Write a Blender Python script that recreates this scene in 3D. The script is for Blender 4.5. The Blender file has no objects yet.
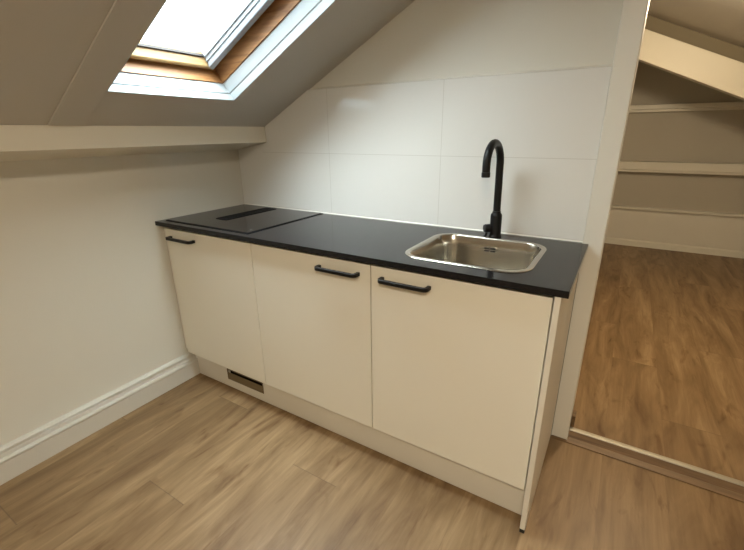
import bpy, bmesh, math, random
from mathutils import Vector, Matrix
random.seed(4)
S = bpy.context.scene
COL = S.collection
PI = math.pi

# ------------------------------------------------------------------ materials
def newmat(name):
    m = bpy.data.materials.new(name); m.use_nodes = True
    nt = m.node_tree
    return m, nt, nt.nodes, nt.links, nt.nodes['Principled BSDF']

def paint(name, col, rough=.6, var=.04, scale=3.0, bump=.0, bscale=60, spec=.5):
    """Painted surface with slight broad unevenness of tone and texture."""
    m, nt, N, L, b = newmat(name)
    tc = N.new('ShaderNodeTexCoord')
    n = N.new('ShaderNodeTexNoise'); n.inputs['Scale'].default_value = scale; n.inputs['Detail'].default_value = 4
    L.new(tc.outputs['Object'], n.inputs['Vector'])
    mx = N.new('ShaderNodeMix'); mx.data_type = 'RGBA'
    mx.inputs[6].default_value = (*[c*(1-var) for c in col], 1)
    mx.inputs[7].default_value = (*[min(1, c*(1+var)) for c in col], 1)
    L.new(n.outputs['Fac'], mx.inputs[0]); L.new(mx.outputs[2], b.inputs['Base Color'])
    b.inputs['Roughness'].default_value = rough
    b.inputs['Specular IOR Level'].default_value = spec
    if bump:
        n2 = N.new('ShaderNodeTexNoise'); n2.inputs['Scale'].default_value = bscale; n2.inputs['Detail'].default_value = 3
        L.new(tc.outputs['Object'], n2.inputs['Vector'])
        bp = N.new('ShaderNodeBump'); bp.inputs['Strength'].default_value = bump; bp.inputs['Distance'].default_value = .01
        L.new(n2.outputs['Fac'], bp.inputs['Height']); L.new(bp.outputs['Normal'], b.inputs['Normal'])
    return m

def mathn(N, L, op, a, bb=None, c=None):
    n = N.new('ShaderNodeMath'); n.operation = op
    for i, v in enumerate((a, bb, c)):
        if v is None: continue
        if isinstance(v, (int, float)): n.inputs[i].default_value = v
        else: L.new(v, n.inputs[i])
    return n.outputs[0]

def ramp(N, L, fac, stops):
    r = N.new('ShaderNodeValToRGB')
    e = r.color_ramp.elements
    while len(e) < len(stops): e.new(.5)
    for i, (p, c) in enumerate(stops):
        e[i].position = p; e[i].color = (*c, 1)
    L.new(fac, r.inputs['Fac'])
    return r.outputs['Color']

def oak_floor(name):
    m, nt, N, L, b = newmat(name)
    tc = N.new('ShaderNodeTexCoord'); sp = N.new('ShaderNodeSeparateXYZ')
    L.new(tc.outputs['Object'], sp.inputs[0])
    X, Y = sp.outputs[0], sp.outputs[1]
    W, LEN = .22, 1.38
    u = mathn(N, L, 'DIVIDE', mathn(N, L, 'SUBTRACT', X, .534), W)
    ix = mathn(N, L, 'FLOOR', u)
    fx = mathn(N, L, 'FRACT', u)
    off = mathn(N, L, 'FRACT', mathn(N, L, 'MULTIPLY', ix, .37))
    v = mathn(N, L, 'ADD', mathn(N, L, 'DIVIDE', mathn(N, L, 'ADD', Y, 1.112), LEN), off)
    iy = mathn(N, L, 'FLOOR', v); fy = mathn(N, L, 'FRACT', v)
    cid = N.new('ShaderNodeCombineXYZ'); L.new(ix, cid.inputs[0]); L.new(iy, cid.inputs[1])
    wn = N.new('ShaderNodeTexWhiteNoise'); wn.noise_dimensions = '3D'; L.new(cid.outputs[0], wn.inputs['Vector'])
    rnd = wn.outputs['Value']
    # grain: noise stretched along the plank, different on every plank
    def grain(sx, sy, det, k, dist=0.0):
        c = N.new('ShaderNodeCombineXYZ')
        L.new(mathn(N, L, 'MULTIPLY', X, sx), c.inputs[0]); L.new(mathn(N, L, 'MULTIPLY', Y, sy), c.inputs[1])
        L.new(mathn(N, L, 'MULTIPLY', rnd, k), c.inputs[2])
        n = N.new('ShaderNodeTexNoise'); n.inputs['Scale'].default_value = 1; n.inputs['Detail'].default_value = det
        n.inputs['Roughness'].default_value = .6; n.inputs['Distortion'].default_value = dist
        L.new(c.outputs[0], n.inputs['Vector'])
        return n.outputs['Fac']
    broad = grain(12, 1.9, 5, 37, .7)
    fine = grain(95, 3.5, 5, 61, .2)
    knots = grain(13, 3.4, 3, 83, 1.0)
    g = mathn(N, L, 'ADD', mathn(N, L, 'MULTIPLY', broad, .80), mathn(N, L, 'MULTIPLY', fine, .20))
    g = mathn(N, L, 'ADD', g, mathn(N, L, 'MULTIPLY', mathn(N, L, 'SUBTRACT', rnd, .5), .10))
    col = ramp(N, L, g, FLOOR_RAMP)
    kf = ramp(N, L, knots, [(.58, (1, 1, 1)), (.70, (.60, .50, .40))])
    mx = N.new('ShaderNodeMix'); mx.data_type = 'RGBA'; mx.blend_type = 'MULTIPLY'; mx.inputs[0].default_value = .8
    L.new(col, mx.inputs[6]); L.new(kf, mx.inputs[7])
    # joints
    dx = mathn(N, L, 'MULTIPLY', mathn(N, L, 'MINIMUM', fx, mathn(N, L, 'SUBTRACT', 1.0, fx)), W)
    dy = mathn(N, L, 'MULTIPLY', mathn(N, L, 'MINIMUM', fy, mathn(N, L, 'SUBTRACT', 1.0, fy)), LEN)
    jx = mathn(N, L, 'MULTIPLY', mathn(N, L, 'LESS_THAN', dx, .0010), .16)
    jy = mathn(N, L, 'MULTIPLY', mathn(N, L, 'LESS_THAN', dy, .0018), .5)
    j = mathn(N, L, 'MAXIMUM', jx, jy)
    mj = N.new('ShaderNodeMix'); mj.data_type = 'RGBA'; L.new(j, mj.inputs[0])
    L.new(mx.outputs[2], mj.inputs[6]); mj.inputs[7].default_value = (.09, .055, .03, 1)
    L.new(mj.outputs[2], b.inputs['Base Color'])
    b.inputs['Roughness'].default_value = .42
    b.inputs['Specular IOR Level'].default_value = .35
    bp = N.new('ShaderNodeBump'); bp.inputs['Strength'].default_value = .12; bp.inputs['Distance'].default_value = .004
    L.new(mathn(N, L, 'SUBTRACT', fine, j), bp.inputs['Height']); L.new(bp.outputs['Normal'], b.inputs['Normal'])
    return m

def tile_mat(name):
    m, nt, N, L, b = newmat(name)
    tc = N.new('ShaderNodeTexCoord'); sp = N.new('ShaderNodeSeparateXYZ')
    L.new(tc.outputs['Object'], sp.inputs[0])
    u = mathn(N, L, 'DIVIDE', mathn(N, L, 'SUBTRACT', sp.outputs[0], .066), .6)
    v = mathn(N, L, 'DIVIDE', mathn(N, L, 'SUBTRACT', sp.outputs[2], .607), .3)
    fx, fz = mathn(N, L, 'FRACT', u), mathn(N, L, 'FRACT', v)
    dx = mathn(N, L, 'MULTIPLY', mathn(N, L, 'MINIMUM', fx, mathn(N, L, 'SUBTRACT', 1.0, fx)), .6)
    dz = mathn(N, L, 'MULTIPLY', mathn(N, L, 'MINIMUM', fz, mathn(N, L, 'SUBTRACT', 1.0, fz)), .3)
    d = mathn(N, L, 'MINIMUM', dx, dz)
    j = mathn(N, L, 'MULTIPLY', mathn(N, L, 'LESS_THAN', d, .0012), mathn(N, L, 'GREATER_THAN', sp.outputs[0], .2))
    cid = N.new('ShaderNodeCombineXYZ'); L.new(mathn(N, L, 'FLOOR', u), cid.inputs[0]); L.new(mathn(N, L, 'FLOOR', v), cid.inputs[1])
    wn = N.new('ShaderNodeTexWhiteNoise'); wn.noise_dimensions = '3D'; L.new(cid.outputs[0], wn.inputs['Vector'])
    mx = N.new('ShaderNodeMix'); mx.data_type = 'RGBA'; L.new(j, mx.inputs[0])
    mx.inputs[6].default_value = (.73, .71, .665, 1); mx.inputs[7].default_value = (.60, .57, .52, 1)
    L.new(mx.outputs[2], b.inputs['Base Color'])
    b.inputs['Roughness'].default_value = .035
    # slow waviness of the glaze, and each tile set at a hair's difference of angle
    n2 = N.new('ShaderNodeTexNoise'); n2.inputs['Scale'].default_value = 3.2; n2.inputs['Detail'].default_value = 1
    L.new(tc.outputs['Object'], n2.inputs['Vector'])
    h = mathn(N, L, 'ADD', mathn(N, L, 'MULTIPLY', n2.outputs['Fac'], .8), mathn(N, L, 'MULTIPLY', j, -.06))
    bp = N.new('ShaderNodeBump'); bp.inputs['Strength'].default_value = .05; bp.inputs['Distance'].default_value = .02
    L.new(h, bp.inputs['Height']); L.new(bp.outputs['Normal'], b.inputs['Normal'])
    return m

def pine(name, c1, c2, axis, rough=.45):
    m, nt, N, L, b = newmat(name)
    tc = N.new('ShaderNodeTexCoord'); mp = N.new('ShaderNodeMapping')
    sc = [70, 70, 70]; sc[axis] = 4
    mp.inputs['Scale'].default_value = sc
    L.new(tc.outputs['Object'], mp.inputs[0])
    n = N.new('ShaderNodeTexNoise'); n.inputs['Scale'].default_value = 1; n.inputs['Detail'].default_value = 4; n.inputs['Distortion'].default_value = .6
    L.new(mp.outputs[0], n.inputs['Vector'])
    L.new(ramp(N, L, n.outputs['Fac'], [(.3, c1), (.68, c2)]), b.inputs['Base Color'])
    b.inputs['Roughness'].default_value = rough
    return m

def metal(name, col, rough, aniso=False):
    m, nt, N, L, b = newmat(name)
    b.inputs['Base Color'].default_value = (*col, 1); b.inputs['Metallic'].default_value = 1
    tc = N.new('ShaderNodeTexCoord'); mp = N.new('ShaderNodeMapping'); mp.inputs['Scale'].default_value = (30, 300, 300)
    L.new(tc.outputs['Object'], mp.inputs[0])
    n = N.new('ShaderNodeTexNoise'); n.inputs['Scale'].default_value = 1; n.inputs['Detail'].default_value = 2
    L.new(mp.outputs[0], n.inputs['Vector'])
    r = N.new('ShaderNodeMapRange'); r.inputs['To Min'].default_value = rough*.75; r.inputs['To Max'].default_value = rough*1.25
    L.new(n.outputs['Fac'], r.inputs['Value']); L.new(r.outputs['Result'], b.inputs['Roughness'])
    return m

def speckled_black(name, rough):
    m, nt, N, L, b = newmat(name)
    tc = N.new('ShaderNodeTexCoord')
    v = N.new('ShaderNodeTexNoise'); v.inputs['Scale'].default_value = 420; v.inputs['Detail'].default_value = 2
    L.new(tc.outputs['Object'], v.inputs['Vector'])
    L.new(ramp(N, L, v.outputs['Fac'], [(.35, (.006, .006, .007)), (.75, (.022, .021, .021))]), b.inputs['Base Color'])
    b.inputs['Roughness'].default_value = rough; b.inputs['Specular IOR Level'].default_value = .22
    return m

def black(name, col, rough, spec=.5):
    m, nt, N, L, b = newmat(name)
    tc = N.new('ShaderNodeTexCoord')
    n = N.new('ShaderNodeTexNoise'); n.inputs['Scale'].default_value = 40
    L.new(tc.outputs['Object'], n.inputs['Vector'])
    r = N.new('ShaderNodeMapRange'); r.inputs['To Min'].default_value = rough*.9; r.inputs['To Max'].default_value = rough*1.1
    L.new(n.outputs['Fac'], r.inputs['Value']); L.new(r.outputs['Result'], b.inputs['Roughness'])
    b.inputs['Base Color'].default_value = (*col, 1); b.inputs['Specular IOR Level'].default_value = spec
    return m

def glass(name):
    m, nt, N, L, b = newmat(name)
    N.remove(b)
    out = N['Material Output']
    t = N.new('ShaderNodeBsdfTransparent'); t.inputs[0].default_value = (.96, .98, .97, 1)
    g = N.new('ShaderNodeBsdfGlossy'); g.inputs['Roughness'].default_value = .02
    lw = N.new('ShaderNodeLayerWeight')
    f = mathn(N, L, 'MULTIPLY_ADD', mathn(N, L, 'POWER', lw.outputs['Facing'], 5.0), .9, .04)
    mx = N.new('ShaderNodeMixShader')
    L.new(f, mx.inputs[0]); L.new(t.outputs[0], mx.inputs[1]); L.new(g.outputs[0], mx.inputs[2])
    L.new(mx.outputs[0], out.inputs[0])
    return m

FLOOR_RAMP = [(.26, (.110, .060, .026)), (.41, (.176, .106, .049)), (.53, (.232, .147, .072)), (.70, (.330, .222, .118))]
M = dict(
    wall=paint('wall_paint', (.66, .63, .55), .55, .03, 2.2, .03, 90),
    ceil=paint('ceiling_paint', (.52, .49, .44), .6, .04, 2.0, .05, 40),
    trim=paint('trim_paint', (.72, .69, .61), .4, .02),
    skirt=paint('skirting_paint', (.60, .57, .50), .25, .02),
    shelf=paint('shelf_paint', (.66, .63, .56), .45, .03),
    beam=paint('beam_paint', (.70, .65, .54), .45, .03),
    far=paint('far_wall_shade_paint', (.42, .39, .33), .6, .04),  # darker than the other walls: shade between the shelves put into the colour
    header=paint('header_shadow_paint', (.20, .16, .095), .6, .05),  # dark tone paints in the shadow of the recess above the beam
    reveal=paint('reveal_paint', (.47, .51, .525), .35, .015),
    front=paint('cabinet_front_lacquer', (.75, .715, .615), .38, .012),
    body=paint('cabinet_body_board', (.70, .66, .58), .45, .015),
    plinth=paint('plinth_board', (.66, .62, .54), .4, .02),
    floor=oak_floor('oak_planks'),
    tile=tile_mat('white_wall_tiles'),
    pine_y=pine('varnished_pine_crosswise', (.24, .10, .033), (.44, .21, .075), 1),
    pine_s=pine('varnished_pine_lengthwise', (.24, .10, .033), (.44, .21, .075), 0),
    sash_w=pine('pale_pine_sash', (.30, .175, .07), (.46, .30, .13), 1),
    gap_shade=black('dark_gap_shade', (.02, .012, .008), .7),  # near-black tone paints in the shade of the frame-to-sash gap
    grey=paint('grey_coated_frame', (.34, .37, .40), .35, .02),
    glass=glass('window_glass'),
    stone=speckled_black('black_worktop', .11),
    hobglass=black('hob_glass', (.006, .006, .007), .10, .3),
    slot=black('matt_black_vent', (.004, .004, .004), .5, .12),
    matt=black('matt_black_metal', (.006, .0057, .0055), .42, .25),
    mark=black('grey_print', (.25, .25, .25), .4),
    steel=metal('brushed_steel', (.54, .50, .43), .20),
    bronze=paint('bronze_grille', (.16, .115, .06), .4, .05),
    alu=metal('aluminium_nosing', (.40, .37, .31), .5),
    sill=pine('oak_threshold', (.10, .058, .026), (.19, .11, .05), 0, .5),
    rubber=black('black_foot', (.01, .01, .01), .6),
)

# ------------------------------------------------------------------ mesh helpers
def link(name, bm, mat, parent=None, smooth=False, mats=None):
    bmesh.ops.remove_doubles(bm, verts=bm.verts, dist=1e-6)
    bmesh.ops.recalc_face_normals(bm, faces=bm.faces)
    me = bpy.data.meshes.new(name); bm.to_mesh(me); bm.free()
    for mm in (mats or [mat]): me.materials.append(mm)
    if smooth:
        for p in me.polygons: p.use_smooth = True
    o = bpy.data.objects.new(name, me); COL.objects.link(o)
    if parent is not None: o.parent = parent
    return o

def bevel(o, w, seg=2, ang=40):
    md = o.modifiers.new('bevel', 'BEVEL'); md.width = w; md.segments = seg; md.limit_method = 'ANGLE'; md.angle_limit = math.radians(ang)
    return o

def autosmooth(o, ang=35):
    for p in o.data.polygons: p.use_smooth = True
    for e in o.data.edges: pass
    bm = bmesh.new(); bm.from_mesh(o.data)
    for e in bm.edges:
        if len(e.link_faces) == 2 and e.calc_face_angle(0) > math.radians(ang): e.smooth = False
    bm.to_mesh(o.data); bm.free()
    return o

def box(bm, x0, x1, y0, y1, z0, z1):
    v = [bm.verts.new(p) for p in ((x0,y0,z0),(x1,y0,z0),(x1,y1,z0),(x0,y1,z0),(x0,y0,z1),(x1,y0,z1),(x1,y1,z1),(x0,y1,z1))]
    for f in ((0,3,2,1),(4,5,6,7),(0,1,5,4),(1,2,6,5),(2,3,7,6),(3,0,4,7)): bm.faces.new([v[i] for i in f])
    return bm

def bxo(name, mat, parent, *dims, bev=0, seg=2):
    o = link(name, box(bmesh.new(), *dims), mat, parent)
    if bev: bevel(o, bev, seg)
    return o

def prism_y(bm, poly, y0, y1):
    """polygon in x,z swept along y"""
    a = [bm.verts.new((x, y0, z)) for x, z in poly]; b = [bm.verts.new((x, y1, z)) for x, z in poly]
    bm.faces.new(a); bm.faces.new(b[::-1])
    n = len(poly)
    for i in range(n): bm.faces.new((a[i], b[i], b[(i+1) % n], a[(i+1) % n]))
    return bm

def prism_x(bm, poly, x0, x1):
    """polygon in y,z swept along x"""
    a = [bm.verts.new((x0, y, z)) for y, z in poly]; b = [bm.verts.new((x1, y, z)) for y, z in poly]
    bm.faces.new(a); bm.faces.new(b[::-1])
    n = len(poly)
    for i in range(n): bm.faces.new((a[i], b[i], b[(i+1) % n], a[(i+1) % n]))
    return bm

def lathe(bm, prof, org=(0,0,0), axis=(0,0,1), seg=32):
    """profile of (radius, height) around an axis"""
    q = Vector((0,0,1)).rotation_difference(Vector(axis)); O = Vector(org)
    rings = []
    for r, h in prof:
        if r < 1e-6: rings.append([bm.verts.new(O + q @ Vector((0,0,h)))])
        else: rings.append([bm.verts.new(O + q @ Vector((r*math.cos(2*PI*i/seg), r*math.sin(2*PI*i/seg), h))) for i in range(seg)])
    for a, b in zip(rings, rings[1:]):
        for i in range(seg):
            j = (i+1) % seg
            if len(a) == 1 and len(b) == 1: continue
            if len(a) == 1: bm.faces.new((a[0], b[i], b[j]))
            elif len(b) == 1: bm.faces.new((a[i], b[0], a[j]))
            else: bm.faces.new((a[i], b[i], b[j], a[j]))
    if len(rings[0]) > 1: bm.faces.new(rings[0])
    if len(rings[-1]) > 1: bm.faces.new(rings[-1])
    return bm

def tube(bm, pts, rad, seg=16):
    pts = [Vector(p) for p in pts]
    if isinstance(rad, (int, float)): rad = [rad]*len(pts)
    t0 = (pts[1]-pts[0]).normalized()
    up = Vector((0,0,1)) if abs(t0.z) < .9 else Vector((1,0,0))
    n = t0.cross(up).normalized(); rings = []
    for i, p in enumerate(pts):
        if i == 0: t = t0
        elif i == len(pts)-1: t = (pts[-1]-pts[-2]).normalized()
        else: t = (pts[i+1]-pts[i-1]).normalized()
        n = (n - t*n.dot(t)).normalized(); b = t.cross(n)
        rings.append([bm.verts.new(p + (n*math.cos(2*PI*k/seg) + b*math.sin(2*PI*k/seg))*rad[i]) for k in range(seg)])
    for a, b in zip(rings, rings[1:]):
        for k in range(seg): bm.faces.new((a[k], b[k], b[(k+1) % seg], a[(k+1) % seg]))
    bm.faces.new(rings[0][::-1]); bm.faces.new(rings[-1])
    return bm

def rrect(x0, x1, y0, y1, r, n=8):
    pts = []
    for cx, cy, a0 in ((x1-r, y1-r, 0), (x0+r, y1-r, PI/2), (x0+r, y0+r, PI), (x1-r, y0+r, 1.5*PI)):
        for i in range(n+1):
            a = a0 + PI/2*i/n
            pts.append((cx + r*math.cos(a), cy + r*math.sin(a)))
    return pts

def loft(bm, loops, cap0=False, cap1=False):
    R = [[bm.verts.new(p) for p in lp] for lp in loops]
    n = len(R[0])
    for a, b in zip(R, R[1:]):
        for k in range(n): bm.faces.new((a[k], a[(k+1) % n], b[(k+1) % n], b[k]))
    if cap0: bm.faces.new(R[0][::-1])
    if cap1: bm.faces.new(R[-1])
    return bm

def slab_with_hole(outer, inner, z0, z1):
    bm = bmesh.new()
    for z in (z0, z1):
        ed = []
        for lp in (outer, inner):
            vs = [bm.verts.new((x, y, z)) for x, y in lp]
            ed += [bm.edges.new((vs[i], vs[(i+1) % len(vs)])) for i in range(len(vs))]
        bmesh.ops.triangle_fill(bm, edges=ed, use_beauty=True)
    for lp in (outer, inner):
        n = len(lp)
        a = [bm.verts.new((x, y, z0)) for x, y in lp]; b = [bm.verts.new((x, y, z1)) for x, y in lp]
        for i in range(n): bm.faces.new((a[i], a[(i+1) % n], b[(i+1) % n], b[i]))
    return bm

# ------------------------------------------------------------------ object helpers
def empty(name, loc=(0,0,0)):
    o = bpy.data.objects.new(name, None); COL.objects.link(o); o.location = loc; o.empty_display_size = .1
    return o
def tag(o, label, cat, group=None):
    o['label'] = label; o['category'] = cat
    if group: o['group'] = group
    return o
def struct(o):
    o['kind'] = 'structure'; return o
def under(o, root):
    """hang a mesh built in world coordinates under its thing's empty"""
    o.parent = root; o.matrix_parent_inverse = Matrix.Translation(root.location).inverted(); return o

# ------------------------------------------------------------------ dimensions (metres)
A = math.atan(.52); cA, sA = math.cos(A), math.sin(A)
ZK = 1.2204                       # height where the left slope meets the left wall
RX, RZ = 1.885, ZK + .52*1.885    # ridge
SR = .455                         # fall of the right slope
YB, YF, XR = -3.6, 3.76, 3.75     # back of the room, far wall, right wall
zl = lambda x: ZK + .52*x
zr = lambda x: RZ - SR*(x-RX)

# ------------------------------------------------------------------ setting
struct(bxo('floor', M['floor'], None, -.1, XR+.1, YB-.1, 0, -.1, 0))
struct(bxo('floor_hall', M['floor'], None, 1.1, XR+.1, .05, YF+.1, -.1, .025))
struct(bxo('wall_left', M['wall'], None, -.1, 0, YB-.1, .1, 0, ZK-.0005))

wb = link('wall_back', prism_y(bmesh.new(), [(0, 0), (1.93, 0), (1.93, zr(1.93)-.0005), (RX, RZ-.0005), (0, ZK-.0005)], 0, .1), M['wall']); struct(wb)
xs = (1.507-ZK)/.52
tl = link('tiling', prism_y(bmesh.new(), [(.0008, .8), (1.8615, .8), (1.8615, 1.507), (xs-.002, 1.507), (.2345, zl(.2345)-.0008), (.239, 1.259), (.0008, 1.2185)], -.008, -.0002), M['tile'], wb)
bevel(tl, .0015, 2)
# bead of white sealant round the tiled area
bm = bmesh.new(); prism_x(bm, [(-.0005, 1.5072), (-.0085, 1.5072), (-.0035, 1.5125), (-.0005, 1.5135)], xs+.012, 1.8615)
link('sealant_bead', bm, M['trim'], wb)

struct(link('wall_behind', prism_y(bmesh.new(), [(0, 0), (XR, 0), (XR, zr(XR)), (RX, RZ), (0, ZK)], YB-.1, YB), M['wall']))
struct(bxo('wall_right', M['wall'], None, XR, XR+.1, YB-.1, YF+.1, 0, zr(XR)))
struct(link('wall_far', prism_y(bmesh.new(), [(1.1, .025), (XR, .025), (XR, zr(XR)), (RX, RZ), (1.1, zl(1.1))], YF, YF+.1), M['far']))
struct(bxo('wall_hall', M['wall'], None, 1.1, 1.2, .1, YF, .025, zl(1.1)-.001))
struct(link('wall_added_header', prism_y(bmesh.new(), [(1.934, 1.93), (RX+(RZ-1.93)/SR, 1.93), (1.934, zr(1.934)-.0005)], 0, .1), M['wall']))  # unseen header, added to keep the light of the two rooms apart

# ceiling: two slopes, the left one open for the roof window
def SL(s, y, n): return (s*cA - n*sA, y, ZK + s*sA + n*cA)
def slope_box(bm, s0, s1, y0, y1, n0, n1):
    v = [bm.verts.new(SL(*p)) for p in ((s0,y0,n0),(s1,y0,n0),(s1,y1,n0),(s0,y1,n0),(s0,y0,n1),(s1,y0,n1),(s1,y1,n1),(s0,y1,n1))]
    for f in ((0,3,2,1),(4,5,6,7),(0,1,5,4),(1,2,6,5),(2,3,7,6),(3,0,4,7)): bm.faces.new([v[i] for i in f])
    return bm
WS0, WS1, WY0, WY1 = .488, 1.50, -.906, -.374     # roof-window opening on the slope
SRG = RX/cA
bm = bmesh.new(); TH = .17
e_ = .006
def slope_with_hole(bm):
    ss = [-.12, WS0-e_, WS1+e_, SRG]; ys = [YB-.1, WY0-e_, WY1+e_, YF+.1]
    nodes = {}
    def V(i, j, k):
        if (i, j, k) not in nodes: nodes[(i, j, k)] = bm.verts.new(SL(ss[i], ys[j], (0, TH)[k]))
        return nodes[(i, j, k)]
    for i in range(3):
        for j in range(3):
            if (i, j) == (1, 1):
                for a, b in (((1,1),(2,1)), ((2,1),(2,2)), ((2,2),(1,2)), ((1,2),(1,1))):
                    bm.faces.new((V(*a,0), V(*b,0), V(*b,1), V(*a,1)))
                continue
            for k in (0, 1): bm.faces.new((V(i,j,k), V(i+1,j,k), V(i+1,j+1,k), V(i,j+1,k)))
    for i in range(3):
        for j in (0, 3): bm.faces.new((V(i,j,0), V(i+1,j,0), V(i+1,j,1), V(i,j,1)))
    for j in range(3):
        for i in (0, 3): bm.faces.new((V(i,j,0), V(i,j+1,0), V(i,j+1,1), V(i,j,1)))
slope_with_hole(bm)
prism_y(bm, [(RX, RZ), (XR+.1, zr(XR+.1)), (XR+.1, zr(XR+.1)+.17), (RX, RZ+.19)], YB-.1, YF+.1)
struct(link('ceiling', bm, M['ceil']))

# boxed purlin where the left slope meets the knee wall
struct(bevel(link('trim_1', prism_y(bmesh.new(), [(.0005, ZK-.0005), (.233, zl(.233)-.0008), (.238, 1.260), (.0005, 1.219)], YB, -.0085), M['beam']), .004, 2))
# boxed rafter beside the roof window
bm = bmesh.new(); slope_box(bm, .268, SRG-.05, -1.028, -.914, -.006, -.0004)
struct(bevel(link('trim_2', bm, M['ceil']), .0055, 3))
# casing on the free end of the tiled wall, with its inner face to the opening
struct(bevel(bxo('trim_3', M['trim'], None, 1.8625, 1.9325, -.022, -.0003, .0005, zr(1.9325)-.002), .004, 3))
struct(bxo('trim_4', M['trim'], None, 1.9303, 1.9326, -.0002, .104, .0262, 1.9295))
# small block of skirting at the foot of the opening
struct(bevel(bxo('trim_5', M['sill'], None, 1.934, 1.948, .052, .104, .0255, .083), .002, 2))
# threshold
bm = bmesh.new(); prism_x(bm, [(-.036, .0005), (-.036, .004), (-.004, .0075), (.0, .006), (.024, .0245), (.0495, .0245), (.0495, .0005)], 1.9345, XR-.001)
th = struct(link('trim_6', bm, M['sill']))
bm = bmesh.new(); prism_x(bm, [(.024, .0246), (.026, .0280), (.030, .0295), (.045, .0295), (.052, .0255), (.0495, .0252)], 1.9345, XR-.001)
link('nosing_strip', bm, M['alu'], th)
bm = bmesh.new(); prism_x(bm, [(-.036, .0005), (-.036, .004), (-.023, .006), (-.0225, .0005)], 1.8705, 1.9343)
link('edge_strip', bm, M['sill'], th)

# skirting on the left wall: deep board with a stepped, rounded cap
bm = bmesh.new()
prism_y(bm, [(.0005, .0005), (.047, .0005), (.047, .086), (.041, .090), (.047, .0935), (.0505, .0950), (.0500, .0965), (.046, .0985), (.030, .1000),
    (.0295, .1165), (.0235, .1215), (.0290, .1255), (.0325, .1270), (.0320, .1285), (.028, .1310), (.0125, .1325), (.0005, .1335)], YB, -.5125)
struct(autosmooth(link('baseboard_left', bm, M['skirt']), 25))
bm = bmesh.new()
prism_x(bm, [(YF-.0005, .0255), (YF-.022, .0255), (YF-.022, .085), (YF-.012, .098), (YF-.0005, .10)], 1.2, XR)
struct(link('baseboard_far', bm, M['trim']))

# sloping beam and the shadow-coloured board above it in the room beyond
BY = 2.65
bt = lambda x: 2.071 - .448*(x-1.906)
bb = lambda x: 1.848 - .448*(x-1.906)
chev = lambda lo, hi: [(1.2005, lo(1.87)-.52*(1.87-1.2005)), (1.87, lo(1.87)), (XR-.0005, lo(XR)), (XR-.0005, hi(XR)), (1.885, hi(1.885)), (1.2005, hi(1.885)-.52*(1.885-1.2005))]
struct(bevel(link('trim_7', prism_y(bmesh.new(), chev(bb, bt), BY, BY+.12), M['beam']), .004, 2))
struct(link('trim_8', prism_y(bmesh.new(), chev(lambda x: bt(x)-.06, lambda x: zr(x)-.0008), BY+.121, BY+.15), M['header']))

# ------------------------------------------------------------------ roof window
def ring(prof, mat_sides):
    """prof: (ins_s0, ins_s1, ins_y0, ins_y1, n) points of a closed profile swept round the opening with mitred corners;
    returns one bmesh per requested set of sides (0 bottom, 1 far side, 2 top, 3 near side)"""
    def corner(pt, c):
        a0, a1, b0, b1, n = pt
        s = (WS0+a0, WS0+a0, WS1-a1, WS1-a1)[c]; y = (WY0+b0, WY1-b1, WY1-b1, WY0+b0)[c]
        return SL(s, y, n)
    out = []
    for sides in mat_sides:
        bm = bmesh.new()
        for c in sides:
            d = (c+1) % 4
            a = [bm.verts.new(corner(p, c)) for p in prof]; b = [bm.verts.new(corner(p, d)) for p in prof]
            n = len(prof)
            for i in range(n): bm.faces.new((a[i], a[(i+1) % n], b[(i+1) % n], b[i]))
            if len(sides) < 4: bm.faces.new(a[::-1]); bm.faces.new(b)
        out.append(bm)
    return out
win = struct(empty('window_1', SL(WS0, (WY0+WY1)/2, 0)))
U = lambda i, n: (i, i, i, i, n)
def IY(i, y, n): return (i, i, y, y, n)
def winpart(name, bm, mat): return under(link(name, bm, mat), win)
# painted reveal with its groove
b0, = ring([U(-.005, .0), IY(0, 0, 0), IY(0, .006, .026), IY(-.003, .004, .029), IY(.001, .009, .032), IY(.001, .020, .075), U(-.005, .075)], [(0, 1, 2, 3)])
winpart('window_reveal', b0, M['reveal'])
# varnished frame: bottom and top, then the two sides
b0, b1 = ring([IY(-.005, -.005, .0752), IY(.006, .026, .0752), IY(.006, .038, .155), IY(-.005, -.005, .155)], [(0, 2), (1, 3)])
fr = winpart('window_frame', b0, M['pine_y']); o = link('side_jamb', b1, M['pine_s']); o.parent = fr
b0, = ring([IY(-.004, -.004, .1552), IY(.05, .10, .1552), IY(.05, .10, .165), IY(-.004, -.004, .165)], [(0, 1, 2, 3)])
o = link('shadow_gap', b0, M['gap_shade']); o.parent = fr  # dark ring holding the gap's shade in its colour
# sash: pale timber at the bottom and top, grey clad at the sides with stepped beads
b0, = ring([IY(.018, .058, .155), IY(.018, .058, .124), IY(.021, .062, .120), IY(.032, .088, .120), IY(.036, .091, .124), IY(.047, .106, .172), IY(.048, .107, .174), IY(.048, .107, .190), IY(.018, .058, .190)], [(0, 2)])
b1, = ring([IY(.018, .058, .155), IY(.018, .058, .124), IY(.021, .062, .120), IY(.032, .088, .120), IY(.036, .090, .124), IY(.041, .092, .138), IY(.041, .097, .140),
            IY(.044, .098, .152), IY(.045, .104, .154), IY(.047, .106, .172), IY(.048, .107, .174), IY(.048, .107, .190), IY(.018, .058, .190)], [(1, 3)])
sa = winpart('window_sash', b0, M['sash_w']); o = link('side_stile', b1, M['grey']); o.parent = sa
bm = bmesh.new(); slope_box(bm, WS0+.049, WS1-.049, WY0+.108, WY1-.108, .1745, .1785)
o = link('pane', bm, M['glass']); o.parent = sa

# ------------------------------------------------------------------ kitchen run
X0, PIT = .047, .6
YD = -.563                        # face of the doors
ZD0, ZD1 = .166, .867
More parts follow.
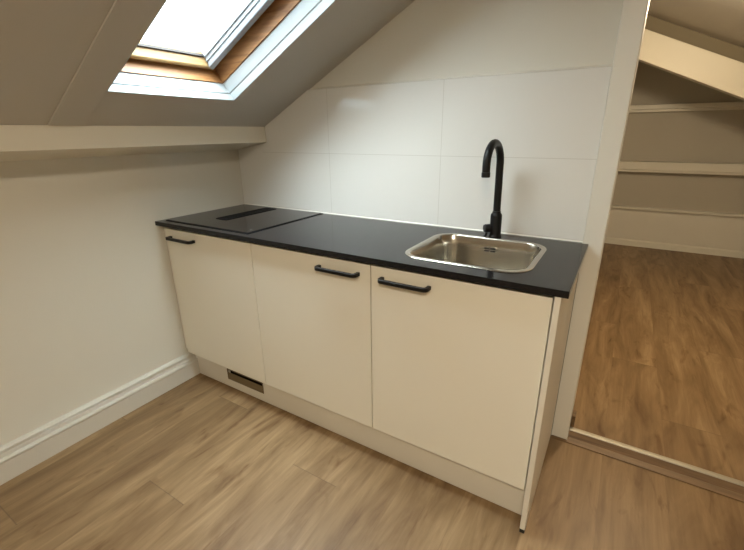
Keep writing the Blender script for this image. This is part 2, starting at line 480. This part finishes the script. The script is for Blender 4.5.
# end panel
ep = tag(empty('end_panel', (1.857, -.29, 0)), 'white full-height side panel closing the right end of the kitchen unit', 'panel')
under(bxo('board', M['body'], None, 1.8495, 1.8665, -.581, -.034, .016, .8785, bev=.0015), ep)
o = bxo('foot', M['rubber'], None, 1.8500, 1.8662, -.5805, -.548, .0005, .0158, bev=.001); under(o, ep); o['label'] = 'small black foot under the front corner of the panel'
o = bxo('foot', M['rubber'], None, 1.8500, 1.8662, -.070, -.040, .0005, .0158, bev=.001); under(o, ep)
bxo_ = bxo('shadow_strip', M['rubber'], None, 1.8600, 1.8672, -.0336, -.0226, .0005, .8780); under(bxo_, ep); bxo_['label'] = 'thin black strip standing in for the shadow gap between panel and wall'  # black strip put in as the shadow line of the panel's back gap
# plinth
pl = tag(empty('plinth', (.95, -.505, 0)), 'long white kickboard running along the floor under the three doors', 'plinth')
vx0, vx1, vz0, vz1 = .298, .566, .050, .114
bm = bmesh.new()
px0, px1, py0, py1, pz0, pz1 = .0015, 1.8490, -.512, -.494, .0015, .1635
for b in ((px0, vx0, pz0, pz1), (vx1, px1, pz0, pz1), (vx0, vx1, pz0, vz0), (vx0, vx1, vz1, pz1)): box(bm, b[0], b[1], py0, py1, b[2], b[3])
under(link('board', bm, M['plinth']), pl)
bm = bmesh.new()
f_ = .004
box(bm, vx0, vx1, -.5145, -.510, vz0, vz0+f_); box(bm, vx0, vx1, -.5145, -.510, vz1-f_, vz1)
box(bm, vx0, vx0+f_, -.5145, -.510, vz0+f_, vz1-f_); box(bm, vx1-f_, vx1, -.5145, -.510, vz0+f_, vz1-f_)
vg = under(link('vent_grille', bm, M['bronze']), pl); vg['label'] = 'dark bronze metal vent grille'
o = link('duct', box(bmesh.new(), vx0-.01, vx1+.01, -.493, -.480, vz0-.01, vz1+.01), M['slot']); o.parent = vg
bm = bmesh.new()
prism_x(bm, [(-.5130, vz0+.0045), (-.5110, vz1-.024), (-.5090, vz1-.024), (-.5110, vz0+.0045)], vx0+.0045, vx1-.0045)
o = link('louvre', bm, M['bronze']); o.parent = vg

def make_handle(door, xc, z):
    """black bow handle: flat bar on two curved feet"""
    bm = bmesh.new(); Lh = .088; pr = []
    for i in range(7):
        a = PI/2*i/6
        pr.append((-Lh + .012*(1-math.cos(a)) , -.0005-.018 - .012*math.sin(a)))
    path = [(-Lh, -.0005)] + pr
    path = path + [(-x, y) for x, y in path[::-1]]
    w, t = .0066, .0068
    P = [Vector((x, y)) for x, y in path]; rings = []
    for i, p in enumerate(P):
        d = (P[min(i+1, len(P)-1)] - P[max(i-1, 0)]).normalized(); nrm = Vector((-d.y, d.x))
        a, b = p + nrm*t, p - nrm*t
        a.y = min(a.y, -.0005); b.y = min(b.y, -.0005)
        rings.append([bm.verts.new((q.x, q.y, zz)) for q, zz in ((a, -w), (b, -w), (b, w), (a, w))])
    for a, b in zip(rings, rings[1:]):
        for k in range(4): bm.faces.new((a[k], a[(k+1) % 4], b[(k+1) % 4], b[k]))
    bm.faces.new(rings[0][::-1]); bm.faces.new(rings[-1])
    h = link('handle', bm, M['matt']); bevel(h, .0014, 2); autosmooth(h, 40)
    h.parent = door; h.location = (xc, 0, z); h['label'] = 'slim black bow handle'
    return h

labels = ['cream base unit at the wall end, under the hob, vent below', 'cream middle base unit with its handle at the upper right', 'cream base unit under the steel sink, beside the end panel']
hx = [.178, 1.108, 1.385]
for i in range(3):
    x0 = X0 + PIT*i + .0020; x1 = X0 + PIT*(i+1) - .0020
    if i == 2: x1 = 1.8440
    r = tag(empty('base_cabinet', (x0, YD, 0)), labels[i], 'cabinet', 'base cabinets of the kitchen unit')
    bm = bmesh.new(); t = .016; ya, yb = YD+.0205, -.0235
    cx0, cx1 = x0-.0015, x1+.0015 if i < 2 else x1+.0010
    box(bm, cx0, cx0+t, ya, yb, ZD0, .8785); box(bm, cx1-t, cx1, ya, yb, ZD0, .8785)
    box(bm, cx0+t, cx1-t, ya, yb, ZD0, ZD0+t); box(bm, cx0+t, cx1-t, yb-.006, yb, ZD0+t, .8785)
    under(link('carcass', bm, M['body']), r)
    for fx in (cx0+.05, cx1-.05):
        for fy in (-.46, -.08):
            under(link('foot', lathe(bmesh.new(), [(.02, .0005), (.02, .01), (.013, .014), (.013, ZD0-.0005)], (fx, fy, 0), seg=12), M['rubber']), r)
    d = link('door', box(bmesh.new(), 0, x1-x0, 0, .019, 0, ZD1-ZD0), M['front']); bevel(d, .0015, 2)
    d.parent = r; d.location = (0, 0, ZD0)
    make_handle(d, hx[i]-x0, .826-ZD0)
# narrow filler between the first unit and the wall
tag(bevel(bxo('filler_strip', M['body'], None, .0015, .0455, -.5415, -.5235, .166, .8785), .001), 'narrow white filler strip between left wall and first unit', 'filler')

# worktop with the sink cut-out
SX0, SX1, SY0, SY1 = 1.324, 1.762, -.512, -.108
wt = link('worktop', slab_with_hole([(.001, -.583), (1.884, -.583), (1.884, -.0225), (1.8610, -.0225), (1.8610, -.0085), (.001, -.0085)], rrect(SX0+.012, SX1-.012, SY0+.012, SY1-.012, .070), .879, .9), M['stone'])
bevel(wt, .0018, 2, 60)
tag(wt, 'thin black worktop lying across all three base units', 'worktop')
# seal along the tiles
bm = bmesh.new(); prism_x(bm, [(-.0084, .9004), (-.0135, .9004), (-.0084, .906)], .002, 1.861)
link('sealant_bead', bm, M['trim'], wb)

# hob
HX0, HX1, HY0, HY1 = .036, .614, -.540, -.026
hb = tag(empty('induction_hob', ((HX0+HX1)/2, (HY0+HY1)/2, .9003)), 'flush black glass hob with centre extractor at the left end of worktop', 'hob')
o = link('glass_top', loft(bmesh.new(), [[(x, y, z) for x, y in rrect(HX0+d, HX1-d, HY0+d, HY1-d, .006, 4)] for z, d in ((.9004, 0), (.9034, 0), (.9044, .0015))], True, True), M['hobglass']); under(o, hb)
bm = bmesh.new(); sx0, sx1, sy0, sy1 = .232, .318, -.405, -.052
loft(bm, [[(x, y, z) for x, y in rrect(sx0+d, sx1-d, sy0+d, sy1-d, .010, 5)] for z, d in ((.9046, 0), (.9066, .001), (.9066, .006), (.9050, .008))], True, True)
vs = under(link('vent_slot', bm, M['slot']), hb); vs['label'] = 'matt black extractor slot'
bm = bmesh.new()
for k in range(9): box(bm, sx0+.014+k*.0072, sx0+.017+k*.0072, sy0+.012, sy1-.012, .9052, .9064)
o = link('slot_bars', bm, M['slot']); o.parent = vs
bm = bmesh.new()
lathe(bm, [(.004, .9045), (.004, .9047)], (.585, -.495, 0), seg=16)
under(link('touch_mark', bm, M['mark']), hb)
bm = bmesh.new(); box(bm, HX1+.0003, HX1+.005, HY0-.004, HY1+.004, .9003, .9024); box(bm, HX0, HX1+.0003, HY0-.005, HY0-.0003, .9003, .9024)
under(link('edge_seal', bm, M['slot']), hb)

# sink
sk = tag(empty('sink', ((SX0+SX1)/2, (SY0+SY1)/2, .9003)), 'inset stainless steel sink with rounded corners in the black worktop', 'sink')
secs = [(.9005, 0, .085), (.9025, .0015, .0835), (.9034, .005, .080), (.9034, .013, .073), (.9022, .0165, .070), (.8990, .0190, .068),
        (.860, .024, .066), (.800, .030, .062), (.765, .034, .060), (.752, .038, .056), (.744, .046, .050), (.740, .060, .042), (.739, .09, .03)]
outer = [(z-.0012 if k > 6 else z, d-.0013, r_) for k, (z, d, r_) in enumerate(secs) if k >= 5]
outer = [(.9005, .0150, .0715)] + outer
loops = [[(x, y, z) for x, y in rrect(SX0+d, SX1-d, SY0+d, SY1-d, r_, 10)] for z, d, r_ in secs[::-1] + outer]
o = under(link('bowl', loft(bmesh.new(), loops, True, True), M['steel']), sk); autosmooth(o, 60)
cxs, cys = (SX0+SX1)/2, (SY0+SY1)/2 + .04
dr = under(link('drain', lathe(bmesh.new(), [(.044, .7392), (.044, .7415), (.040, .7425), (.036, .7410), (.030, .7400), (0, .7400)], (cxs, cys, 0)), M['steel']), sk); autosmooth(dr, 50)
bm = bmesh.new()
for k in range(6):
    a = k*PI/3; lathe(bm, [(.005, .7402), (.005, .7404)], (cxs+.016*math.cos(a), cys+.016*math.sin(a), 0), seg=12)
o = link('drain_holes', bm, M['slot']); o.parent = dr
# overflow on the back wall of the bowl
bm = bmesh.new(); zo, yo = .858, SY1-.0262
lp = lambda w, h, r_, y: [(x, y, z) for x, z in rrect(1.545-w, 1.545+w, zo-h, zo+h, r_, 6)]
loft(bm, [lp(.030, .014, .013, yo+.001), lp(.030, .014, .013, yo-.001), lp(.028, .012, .011, yo-.002)], True, True)
of = under(link('overflow', bm, M['steel']), sk)
bm = bmesh.new()
for dz in (-.005, .005):
    for dx in (-.0125, .0125): box(bm, 1.545+dx-.010, 1.545+dx+.010, yo-.0034, yo-.0022, zo+dz-.003, zo+dz+.003)
o = link('overflow_slots', bm, M['slot']); o.parent = of

# tap
TX, TY = 1.545, -.075
tp = tag(empty('kitchen_tap', (TX, TY, .9003)), 'matt black gooseneck mixer tap standing behind the steel sink', 'tap')
o = under(link('body', lathe(bmesh.new(), [(.026, .9005), (.026, .905), (.0235, .9075), (.0225, .912), (.0225, .985), (.021, .992), (.0165, .997), (.0155, 1.004), (0, 1.004)], (TX, TY, 0), seg=40), M['matt']), tp); autosmooth(o, 40)
bm = bmesh.new(); r = .077; zc = 1.188; pts = [(TX, TY, 1.0045), (TX, TY, 1.06), (TX, TY, 1.12), (TX, TY, zc-.03)]
dirv = Vector((-math.sin(math.radians(3)), -math.cos(math.radians(3))))
for i in range(25):
    a = PI*i/24
    q = dirv*(r - r*math.cos(a)); pts.append((TX+q.x, TY+q.y, zc + r*math.sin(a)))
q = dirv*2*r; pts += [(TX+q.x, TY+q.y, zc-.008), (TX+q.x, TY+q.y, zc-.020)]
o = under(link('spout', tube(bm, pts, .0142, 24), M['matt']), tp); autosmooth(o, 40)
o2 = link('nozzle', lathe(bmesh.new(), [(.0142, 0), (.0155, -.001), (.0155, -.016), (.0135, -.018), (.010, -.018), (.010, -.014), (0, -.014)], (TX+q.x, TY+q.y, zc-.0205), seg=24), M['matt']); under(o2, tp); autosmooth(o2, 40)
ld = Vector((-.80, -.60, 0)).normalized()
lv = under(link('lever', lathe(bmesh.new(), [(.0165, 0), (.0165, .020), (.0145, .024), (0, .024)], Vector((TX, TY, .936)) + ld*.0232, ld, 28), M['matt']), tp); autosmooth(lv, 40)
bm = bmesh.new(); p0 = Vector((TX, TY, .936)) + ld*.036
tube(bm, [p0 + Vector((0, 0, -.017)), p0 + Vector((0, 0, -.03)) + ld*.004, p0 + Vector((0, 0, -.034)) + ld*.012], [.006, .005, .0045], 14)
o = link('lever_pin', bm, M['matt']); o.parent = lv

tp.rotation_euler = (0, -.021, 0)      # stands a touch out of plumb

# ------------------------------------------------------------------ shelves across the far wall
def ledge(name, z0, z1, dep, label, lip=.02):
    bm = bmesh.new()
    prism_x(bm, [(YF-.0008, z0), (YF-dep+.02, z0), (YF-dep+.02, z1-lip), (YF-dep, z1-lip+.004), (YF-dep, z1-.003), (YF-dep+.003, z1), (YF-.0008, z1)], 1.2008, XR-.0008)
    return tag(link(name, bm, M['shelf']), label, 'shelf', 'ledges across the far wall')
ledge('wall_shelf', 1.475, 1.545, .07, 'topmost pale ledge across the far wall, half hidden by sloping beam', .045)
ledge('wall_shelf', .868, .975, .12, 'thick pale boxed shelf halfway up the far wall beyond the opening', .085)
bm = bmesh.new()
prism_x(bm, [(YF-.0008, .1005), (YF-.014, .1005), (YF-.014, .45), (YF-.05, .452), (YF-.052, .47), (YF-.045, .478), (YF-.0008, .482)], 1.2008, XR-.0008)
tag(link('wall_shelf', bm, M['shelf']), 'lowest thin ledge above the pale panelling at the far floor', 'shelf', 'ledges across the far wall')

# ------------------------------------------------------------------ light
SKY = 52.0
W = bpy.data.worlds.new('sky'); S.world = W; W.use_nodes = True
wn = W.node_tree.nodes; wl = W.node_tree.links
bg = wn['Background']; bg.inputs['Color'].default_value = (.83, .93, 1.0, 1); bg.inputs['Strength'].default_value = SKY
# overcast sky: brightest overhead, duller towards the horizon
tc = wn.new('ShaderNodeTexCoord'); sp = wn.new('ShaderNodeSeparateXYZ'); wl.new(tc.outputs['Generated'], sp.inputs[0])
up = mathn(wn, wl, 'MAXIMUM', sp.outputs[2], 0.0)
wl.new(mathn(wn, wl, 'MULTIPLY', mathn(wn, wl, 'MULTIPLY_ADD', mathn(wn, wl, 'POWER', up, 3.0), .85, .15), SKY), bg.inputs['Strength'])

def lamp(name, loc, power, col, rad, kind='POINT'):
    d = bpy.data.lights.new(name, kind); d.energy = power; d.color = col
    if kind == 'AREA': d.shape = 'DISK'; d.size = rad*2
    else: d.shadow_soft_size = rad
    o = bpy.data.objects.new(name, d); COL.objects.link(o); o.location = loc; return o
# downlight in the room's ceiling behind the camera (an area lamp faces straight down), bulb under the ceiling of the room beyond
lamp('room_lamp', (2.1, -2.3, 2.06), 40, (1.0, .875, .68), .15, 'AREA')
lamp('hall_lamp', (2.24, 1.0, 1.94), 46, (1.0, .81, .54), .09)

# ------------------------------------------------------------------ camera
cam = bpy.data.cameras.new('camera'); co = bpy.data.objects.new('camera', cam); COL.objects.link(co)
R = [[0.8535883190354097, 0.5208525305199063, -0.009981135071412961], [0.1657831046353802, -0.2897539490309382, -0.9426338691339448], [-0.49386530939493845, 0.8029665562599643, -0.33367913585397446]]
rx, dn, fw = (Vector(v) for v in R)
mat = Matrix((rx, -dn, -fw)).transposed().to_4x4(); mat.translation = (1.95892739, -1.71027582, 1.30792496)
co.matrix_world = mat
cam.sensor_fit = 'HORIZONTAL'; cam.sensor_width = 36; cam.lens = 36*404.3218/744
cam.clip_start = .02
S.camera = co

vs_ = S.view_settings
S.display_settings.display_device = 'sRGB'
vs_.view_transform = 'Standard'; vs_.look = 'None'; vs_.gamma = 1; vs_.use_curve_mapping = False
vs_.exposure = 0.22
